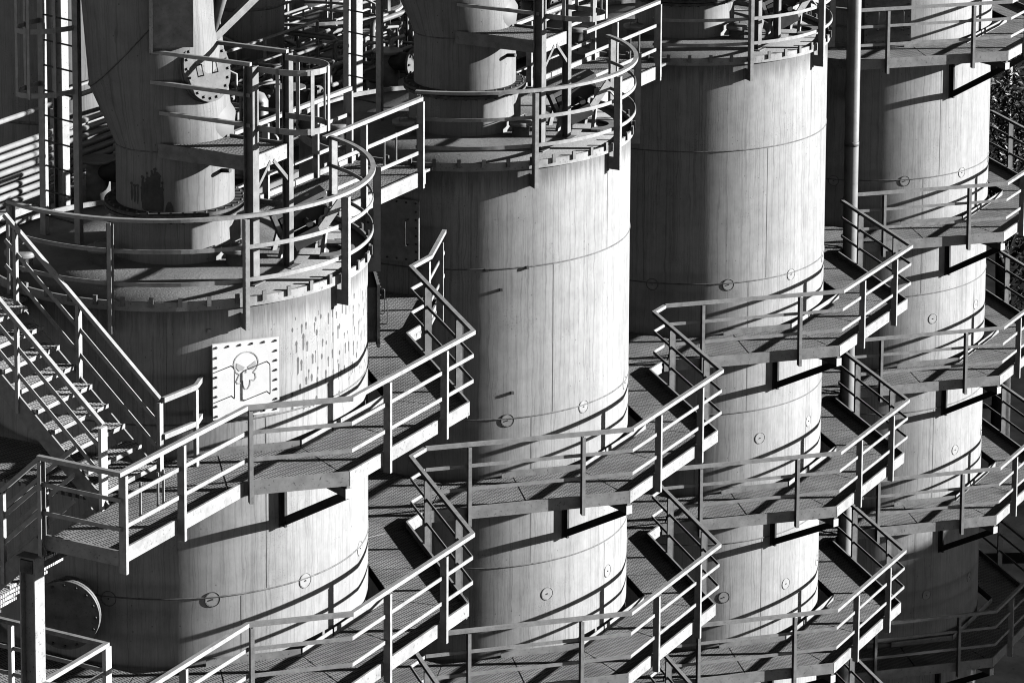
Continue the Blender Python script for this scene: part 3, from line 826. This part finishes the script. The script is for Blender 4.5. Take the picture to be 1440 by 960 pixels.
# vertical bundle of thin parallel pipes clamped to stanchions, behind the first tank
rk = thing('pipe_rack', 'row of pale stanchions with scalloped clamps behind the skull-marked tank', 'pipe rack', (0, 4.6, 0))
for k in range(5):
    x = -3.9+2.55*k
    MB().box(x-.07, x+.07, .09, .21, 0, 17.75).build('stanchion', M['beam'], rk)
    q = MB()
    for j in range(8): q.tube([(x-.03,-.02,16.60+.125*j), (x+.03,-.02,16.60+.125*j)], .066, 10)
    q.build('clamp_strip', M['mid'], rk)
MB().box(-6, 6.8, .07, .25, 16.30, 16.42).build('long_beam', M['beam'], rk)
pw = ['lowest', 'second lowest', 'third lowest', 'fourth from the bottom', 'fourth from the top', 'third highest', 'second highest', 'highest']
for j in range(8):
    o = MB().tube([(-6,4.58,16.60+.125*j), (7.0,4.58,16.60+.125*j)], .044, 12).build('bundle_pipe', M['lightpipe'])
    tag(o, 'thin white pipe, %s in the bundle behind the skull-marked tank' % pw[j], 'pipe', 'thin pipes in the clamped bundle')
o = MB().tube([(-6,4.1,16.2), (20,4.1,16.2), (52,4.1,16.2)], .16, 20).build('duct_pipe', M['lightpipe'])
tag(o, 'fat pale pipe running just behind the tank roofs', 'pipe')
o = MB().tube([(-6,4.7,17.86), (7,4.7,17.86)], .04, 14).build('duct_pipe', M['lightpipe'])
tag(o, 'single white pipe above the bundle at the left edge', 'pipe')
o = MB().tube([(8,6.6,15.75), (20,6.6,15.75), (52,6.6,15.75)], .10, 18).build('duct_pipe', M['lightpipe'])
tag(o, 'pale pipe running between the uptakes behind the second tank', 'pipe')
o = MB().tube([(9,5.4,16.0), (30,5.4,16.0), (52,5.4,16.0)], .045, 12).build('duct_pipe', M['lightpipe'])
tag(o, 'thin pale pipe in front of the thicker one behind the second tank', 'pipe')
# plated floor of the plant behind the tanks
t = thing('plant_floor', 'dark plated floor on legs behind the row of tanks', 'floor', (0, 4.4, 0))
MB().box(-8, 52, 0, 5.6, 15.2, 15.3).build('plate', M['roof2'], t)
for k in range(13): MB().box(-6+4.5*k, -5.8+4.5*k, .3, .5, 0, 15.2).build('leg', M['beam'], t)
# valves, boxes and stubs standing on that floor
VL = [(3.95, 4.1, 'flanged stub with a white disc left of the skull tank uptake'), (9.6, 4.1, 'squat valve on the fat pipe right of the first uptake'), (12.9, 4.1, 'flanged stub on the fat pipe left of the second uptake'), (18.4, 4.1, 'squat valve on the fat pipe behind the second uptake'), (23.6, 4.1, 'valve on the fat pipe behind the third tank')]
for k, (x, y, lb) in enumerate(VL):
    t = thing('pipe_valve', lb, 'valve', (x, y, 16.2), 0, 'valves along the fat pipe')
    MB().tube([(0,0,.1), (0,0,.75)], .19, 20).build('body', M['mid'], t)
    MB().tube([(0,-.1,.62), (0,-.5,.62)], .16, 20).build('branch', M['dark'], t)
    MB().tube([(0,-.5,.62), (0,-.55,.62)], .25, 24).build('flange', M['disc'], t)
    MB().tube([(0,0,.75), (0,0,.80)], .27, 20).build('bonnet', M['lightpipe'], t)
    q = MB()
    for j in range(8):
        c = Vector((.20*cos(j*pi/4), -.55, .62+.20*sin(j*pi/4))); q.tube([c, c+Vector((0,-.03,0))], .022, 6)
    q.build('bolt_ring', M['bolt'], t)
rb = random.Random(5)
spots = ['left of the first uptake', 'behind the first uptake', 'right of the first uptake', 'midway between the uptakes', 'nearer the second uptake', 'behind the ladder of the second tank', 'right of the second uptake', 'behind the third tank']
for k in range(8):
    x = 8.4+1.6*k; h = .5+.7*rb.random(); wv = .25+.35*rb.random()
    t = thing('equipment_box', 'pale equipment box on the plant floor, '+spots[k], 'box', (x, 5.6+1.2*rb.random(), 15.3), rb.random()*.4, 'equipment boxes on the plant floor')
    MB().box(-wv, wv, -.2, .2, .12, h).build('body', M[('beam','lightpipe','mid')[k%3]], t)
    MB().box(-wv-.03, wv+.03, -.24, .24, h, h+.05).build('lid', M['beam'], t)
    for sx in (-wv+.05, wv-.05): MB().box(sx-.03, sx+.03, -.15, .15, 0, .12).build('foot', M['dark'], t)
    MB().tube([(wv*.3,-.1,h+.05), (wv*.3,-.1,h+.6), (wv*.3,.6,h+.85)], .03, 8).build('conduit', M['rail'], t)
for k in range(7):
    x = 9.3+1.25*k; y = 4.9+.5*(k%3)
    t = thing('small_vessel', 'small upright vessel on the plant floor, number counted from the left: '+['first','second','third','fourth','fifth','sixth','seventh'][k], 'vessel', (x, y, 15.3), 0, 'small upright vessels on the plant floor')
    r = .14+.08*(k%3)
    MB().lathe([(r, .15), (r, .9+.2*(k%2)), (r*.7, 1.02+.2*(k%2)), (.02, 1.08+.2*(k%2))], 20).build('body', M['lightpipe'], t)
    MB().lathe([(r+.07, .10), (r+.07, .15), (r, .15)], 20, smooth=False).build('base_flange', M['mid'], t)
    MB().tube([(0,0,1.0), (0,0,1.5), (.5,0,1.6), (1.2,.0,1.5), (1.2,0,.2)], .035, 8).build('outlet_pipe', M['lightpipe'], t)
# back row of tanks with their own ring rails and uptakes
def back_tank(x, y, zt, label):
    t = thing('storage_tank', label, 'tank', (x, y, 0), 0, 'back row of tanks')
    mb = MB().lathe([(2.7, 0), (2.7, zt)], 64); mb.cyluv(2.7); mb.build('shell', M['shellC'], t)
    MB().lathe([(2.72, zt-.02), (2.76, zt-.02), (2.76, zt+.12), (.02, zt+.13)], 64, smooth=False).build('roof', M['roof'], t)
    for h in (1.2, .8, .4): MB().ringbar(2.78, 30, 330, zt+h, .03 if h < 1 else .08, .07, 64).build('rail', M['rail'], t)
    for a in range(30, 331, 25): MB().bar((2.8*cos(R_(a)), 2.8*sin(R_(a)), zt), (2.8*cos(R_(a)), 2.8*sin(R_(a)), zt+1.2), .05, .09, up=(cos(R_(a)), sin(R_(a)), 0)).build('post', M['rail'], t)
    mb = MB().lathe([(1.0, zt+.1), (1.0, zt+5.2)], 40); mb.cyluv(1.0); mb.build('uptake', M['pipe'], t)
    return t
back_tank(9.3, 15.3, 15.2, 'dark back row tank with a tall uptake, behind the skull-marked tank')
back_tank(18.6, 15.3, 15.2, 'back row tank with lit curved railing between the first two uptakes')
back_tank(27.9, 15.3, 15.2, 'back row tank behind the second uptake')
back_tank(37.2, 15.3, 15.2, 'farthest back row tank behind the third tank')
# scaffold like galleries and frames between rack and back row
def gallery(x0, x1, y, z, label):
    t = thing('railed_gallery', label, 'gallery', (x0, y, z), 0, 'railed galleries in the background')
    L_ = x1-x0
    MB().box(0, L_, 0, 1.1, -.08, 0).build('deck', M['grating'], t)
    MB().box(0, L_, -.04, 0, -.16, .05).build('edge_channel', M['beam'], t)
    for yy in (0, 1.1):
        for h in (1.1, .74, .38): MB().box(0, L_, yy-.018, yy+.018, h-.02, h+.02).build('rail', M['rail'], t)
        n_ = max(2, int(L_/1.5))
        for k in range(n_+1): MB().box(L_*k/n_-.02, L_*k/n_+.02, yy-.025, yy+.025, -.1, 1.1).build('post', M['rail'], t)
    for k in range(int(L_/2.4)+1):
        MB().box(2.4*k+.1, 2.4*k+.2, .4, .5, -z, -.09).build('leg', M['beam'], t)
    return t
gallery(10.0, 13.6, 6.0, 16.1, 'near railed gallery beyond the roof bridge between first and second uptake')
gallery(16.5, 23, 10.4, 14.9, 'farther railed gallery between first and second uptake')
gallery(17.2, 22, 5.0, 15.6, 'railed gallery right of the second uptake, behind the bridge')
gallery(24, 33, 8.5, 14.4, 'railed gallery behind the third tank at the top edge')
gallery(15, 33, 21, 14.2, 'distant railed gallery high in the background')
# small round tank with curved railing between the uptakes
t = thing('round_vessel', 'low round vessel with a curved lit railing between the first two uptakes', 'vessel', (15.6, 7.6, 0), 0)
MB().lathe([(1.9, 0), (1.9, 15.9), (.02, 16.0)], 48).build('shell', M['shellrim'], t)
for h in (1.1, .72, .36): MB().ringbar(1.95, 0, 359.95, 15.9+h, .02 if h < 1 else .07, .05, 64).build('rail', M['rail'], t)
for a in range(0, 360, 30): MB().bar((1.95*cos(R_(a)), 1.95*sin(R_(a)), 15.85), (1.95*cos(R_(a)), 1.95*sin(R_(a)), 17.0), .04, .06, up=(cos(R_(a)), sin(R_(a)), 0)).build('post', M['rail'], t)
# tangle of bent process pipes
rp = random.Random(21)
def bent(x, y, z, label, grp, k):
    r = rp.choice((.025, .03, .04, .055)); p = [Vector((x, y, z))]; d = None
    for j in range(rp.randint(3, 6)):
        while True:
            nd = rp.choice(((1,0,0),(-1,0,0),(0,1,0),(0,-1,0),(0,0,1),(0,0,-1),(1,0,0),(-1,0,0)))
            if d is None or abs(sum(a*b for a, b in zip(nd, d))) < .5: break
        d = nd; l = rp.uniform(.35, 1.7) if d[2] == 0 else rp.uniform(.25, .7)
        q = p[-1]+Vector(d)*l
        q.z = min(max(q.z, 15.45), 17.1); q.y = min(max(q.y, 4.2), 9)
        if (q-p[-1]).length > .1: p.append(q)
    if len(p) < 2: p.append(p[0]+Vector((1,0,0)))
    pts = [p[0]]
    for j in range(1, len(p)-1):     # rounded elbows
        a_, b_ = (p[j-1]-p[j]).normalized(), (p[j+1]-p[j]).normalized(); e = .09
        if (a_+b_).length < .2: continue
        pts += [p[j]+a_*e, p[j]+(a_+b_)*e*.3, p[j]+b_*e]
    pts.append(p[-1])
    o = MB().tube(pts, r, 8).build('process_pipe', M[('lightpipe','beam','lightpipe','mid')[k % 4]])
    tag(o, label, 'pipe', grp)
for k in range(75): bent(rp.uniform(9.0, 17.5), rp.uniform(4.3, 8.2), rp.uniform(15.6, 17.0), 'thin bent pipe in the tangle between the first two uptakes', 'tangled pipes between the first two uptakes', k)
for k in range(16): bent(rp.uniform(18.2, 25), rp.uniform(4.3, 7.5), rp.uniform(15.5, 16.4), 'thin bent pipe in the tangle right of the second uptake', 'tangled pipes right of the second uptake', k)
for k in range(10): bent(rp.uniform(2.0, 6.0), rp.uniform(4.2, 5.2), rp.uniform(15.8, 16.6), 'thin bent pipe below the bundle left of the first uptake', 'bent pipes below the bundle', k)
def vessel(x, y, r, z0, z1, label):
    t = thing('process_vessel', label, 'vessel', (x, y, z0), 0, 'dark upright vessels behind the first tank')
    mb = MB().lathe([(r, 0), (r, z1-z0)], 40); mb.cyluv(r); mb.build('shell', M['pipe'], t)
    MB().lathe([(r+.08, -.02), (r+.08, .06), (r, .06)], 40, smooth=False).build('base_ring', M['rust'], t)
    MB().lathe([(r, 2.2), (r+.015, 2.21), (r+.015, 2.25), (r, 2.26)], 40).build('weld_seam', M['seam'], t)
vessel(9.0, 8.6, 1.25, 14.0, 21, 'wide dark vessel behind the ladder cage at the top left corner')
vessel(12.6, 7.0, .78, 15.4, 21, 'dark vessel right behind the first uptake, beyond its white flange')
rr = random.Random(11)
def frame(x, y, z, sx, sy, sz, label):
    t = thing('braced_tower', label, 'steel frame', (x, y, 0), 0, 'open steel frames in the background')
    for a in (0, sx):
        for b in (0, sy): MB().box(a-.08, a+.08, b-.08, b+.08, 0, z+sz).build('leg', M['beam'], t)
    for h in (z, z+sz*.5, z+sz):
        for b in (0, sy): MB().box(.08, sx-.08, b-.06, b+.06, h-.07, h+.07).build('beam', M['beam'], t)
        for a in (0, sx): MB().box(a-.06, a+.06, .08, sy-.08, h-.07, h+.07).build('beam', M['beam'], t)
    MB().bar((0,0,z), (sx,0,z+sz*.5), .06, .06).build('diagonal', M['beam'], t)
    MB().bar((0,0,z+sz), (sx,0,z+sz*.5), .06, .06).build('diagonal', M['beam'], t)
frame(13.8, 10.6, 14.2, 2.4, 2.0, 2.4, 'braced open steel frame right of the skull tank uptake')
frame(21.5, 13.2, 13.6, 2.6, 2.2, 2.6, 'braced open steel frame left of the second uptake')
frame(29, 17, 14, 3, 2.2, 2.6, 'distant open steel frame near the top edge')
# plated roof of a low shed behind the rack
t = thing('plant_shed', 'long low shed with a dull plated roof behind the pipe rack', 'shed', (22, 21, 0))
MB().box(-30, 40, -4.8, 6, 0, 12.4).build('wall', M['concrete'], t)
q = MB(); q.prism([(-30.3,-5.1),(40.3,-5.1),(40.3,6.3),(-30.3,6.3)], 12.42, 12.6); q.build('roof', M['concrete'], t)

# ------------------------------------------------------------------ ground and greenery
g = MB(); g.add([(-400,-400,0),(600,-400,0),(600,600,0),(-400,600,0)], [(0,1,2,3)])
o = g.build('ground', M['ground']); o['kind'] = 'structure'
def tree(x, y, h, r, label, seed, nl=6500, leaf=.15, zlo=.45):
    rd = random.Random(seed)
    t = thing('leafy_tree', label, 'tree', (x, y, 0), 0, 'trees beyond the tanks')
    tr = MB().tube([(0,0,0), (.1,0,h*.3), (-.1,.1,h*.6), (0,0,h*.85)], [.28,.22,.15,.05], 9)
    blobs = []
    for k in range(14):
        a = rd.random()*2*pi; q = rd.random()**.5*r*.75; z = h*(zlo+(.95-zlo)*rd.random())
        c = Vector((q*cos(a), q*sin(a), z)); blobs.append((c, r*(.28+.25*rd.random())))
        tr.tube([(0,0,h*.35+.3*(z-h*.35)), c], [.08,.02], 6)
    tr.build('trunk', M['bark'], t)
    lf = MB()
    for k in range(nl):
        c, br = rd.choice(blobs)
        d = Vector((rd.gauss(0,1), rd.gauss(0,1), rd.gauss(0,1))).normalized(); p = c+d*br*rd.random()**.4
        n = (d+Vector((rd.gauss(0,.6), rd.gauss(0,.6), rd.gauss(.3,.6)))).normalized(); s = n.cross(Vector((rd.random(), rd.random(), .3))).normalized(); u = n.cross(s)
        w = leaf*(.6+.7*rd.random())
        lf.add([p-s*w*.5, p-u*w*.25+n*.02, p+s*w*.6, p+u*w*.25+n*.02], [(0,1,2,3)])
    lf.build('crown', M['leaf'], t)
    return t
tree(38.5, -1.0, 12.4, 3.4, 'leafy tree right of the rightmost tank, upper right edge', 1)
tree(43, 3.0, 13.0, 3.6, 'leafy tree farther back at the upper right edge', 2)
tree(34, 24.5, 17.2, 4.0, 'leafy tree behind the second uptake at the top edge', 3)
tree(41.5, -6.0, 10.0, 3.0, 'low leafy tree by the right edge below the taller ones', 4)
# unseen tree added sunward; crown shaped to shade the foot of the rightmost tank
tree(38.9, -23.6, 11.0, 3.6, 'unseen leafy tree added off to the right to shade the rightmost tank', 6, 12000, .5, .86)

# ------------------------------------------------------------------ light
AZ, EL = R_(303.5), R_(14.2)
w = bpy.data.worlds.new('World'); scene.world = w; w.use_nodes = True
nt = w.node_tree; bg = nt.nodes['Background']
sky = nt.nodes.new('ShaderNodeTexSky'); sky.sky_type = 'NISHITA'; sky.sun_disc = False
sky.sun_elevation = EL; sky.sun_rotation = R_(90-303.5)
# black and white film behind a red filter: the sky counts through its red channel only
bw = nt.nodes.new('ShaderNodeSeparateColor'); nt.links.new(sky.outputs[0], bw.inputs[0]); nt.links.new(bw.outputs[0], bg.inputs[0])
sky.air_density = .30; sky.dust_density = 0.0; sky.altitude = 2500
bg.inputs[1].default_value = .15
sl = bpy.data.lights.new('sun', 'SUN'); sl.energy = 5.0; sl.angle = R_(.5); sl.color = (1, 1, 1)
so = bpy.data.objects.new('sun', sl); COL.objects.link(so)
sd = Vector((cos(AZ)*cos(EL), sin(AZ)*cos(EL), sin(EL)))
so.rotation_euler = sd.to_track_quat('Z', 'Y').to_euler(); so.location = sd*60

# ------------------------------------------------------------------ camera (long lens with rise/fall shift, as the converging verticals show)
cd = bpy.data.cameras.new('camera'); co = bpy.data.objects.new('camera', cd); COL.objects.link(co)
r2 = Vector((.493, -.870, .001)); fw = Vector((.862, .488, -.134))
YAW, PITCH, ROLL = R_(29.51), R_(7.728), R_(.074)
fw = Vector((cos(YAW)*cos(PITCH), sin(YAW)*cos(PITCH), -sin(PITCH))); rt = Vector((sin(YAW), -cos(YAW), 0)); up = rt.cross(fw)
r2 = rt*cos(ROLL)+up*sin(ROLL); u2 = -rt*sin(ROLL)+up*cos(ROLL)
mw = Matrix((r2, u2, -fw)).transposed().to_4x4(); mw.translation = Vector((-36.849, -24.826, 29.732))
co.matrix_world = mw
cd.sensor_width = 36; cd.lens = 4615.7/1440*36
cd.shift_x = (720-598.0)/1440; cd.shift_y = -(480+313.3)/1440
cd.clip_start = .5; cd.clip_end = 2000
scene.camera = co
scene.view_settings.view_transform = 'Standard'; scene.view_settings.look = 'None'
scene.view_settings.exposure = 0.95
scene.cycles.filter_width = 1.05; scene.cycles.diffuse_bounces = 0; scene.cycles.glossy_bounces = 0; scene.cycles.max_bounces = 2; scene.view_settings.gamma = 1
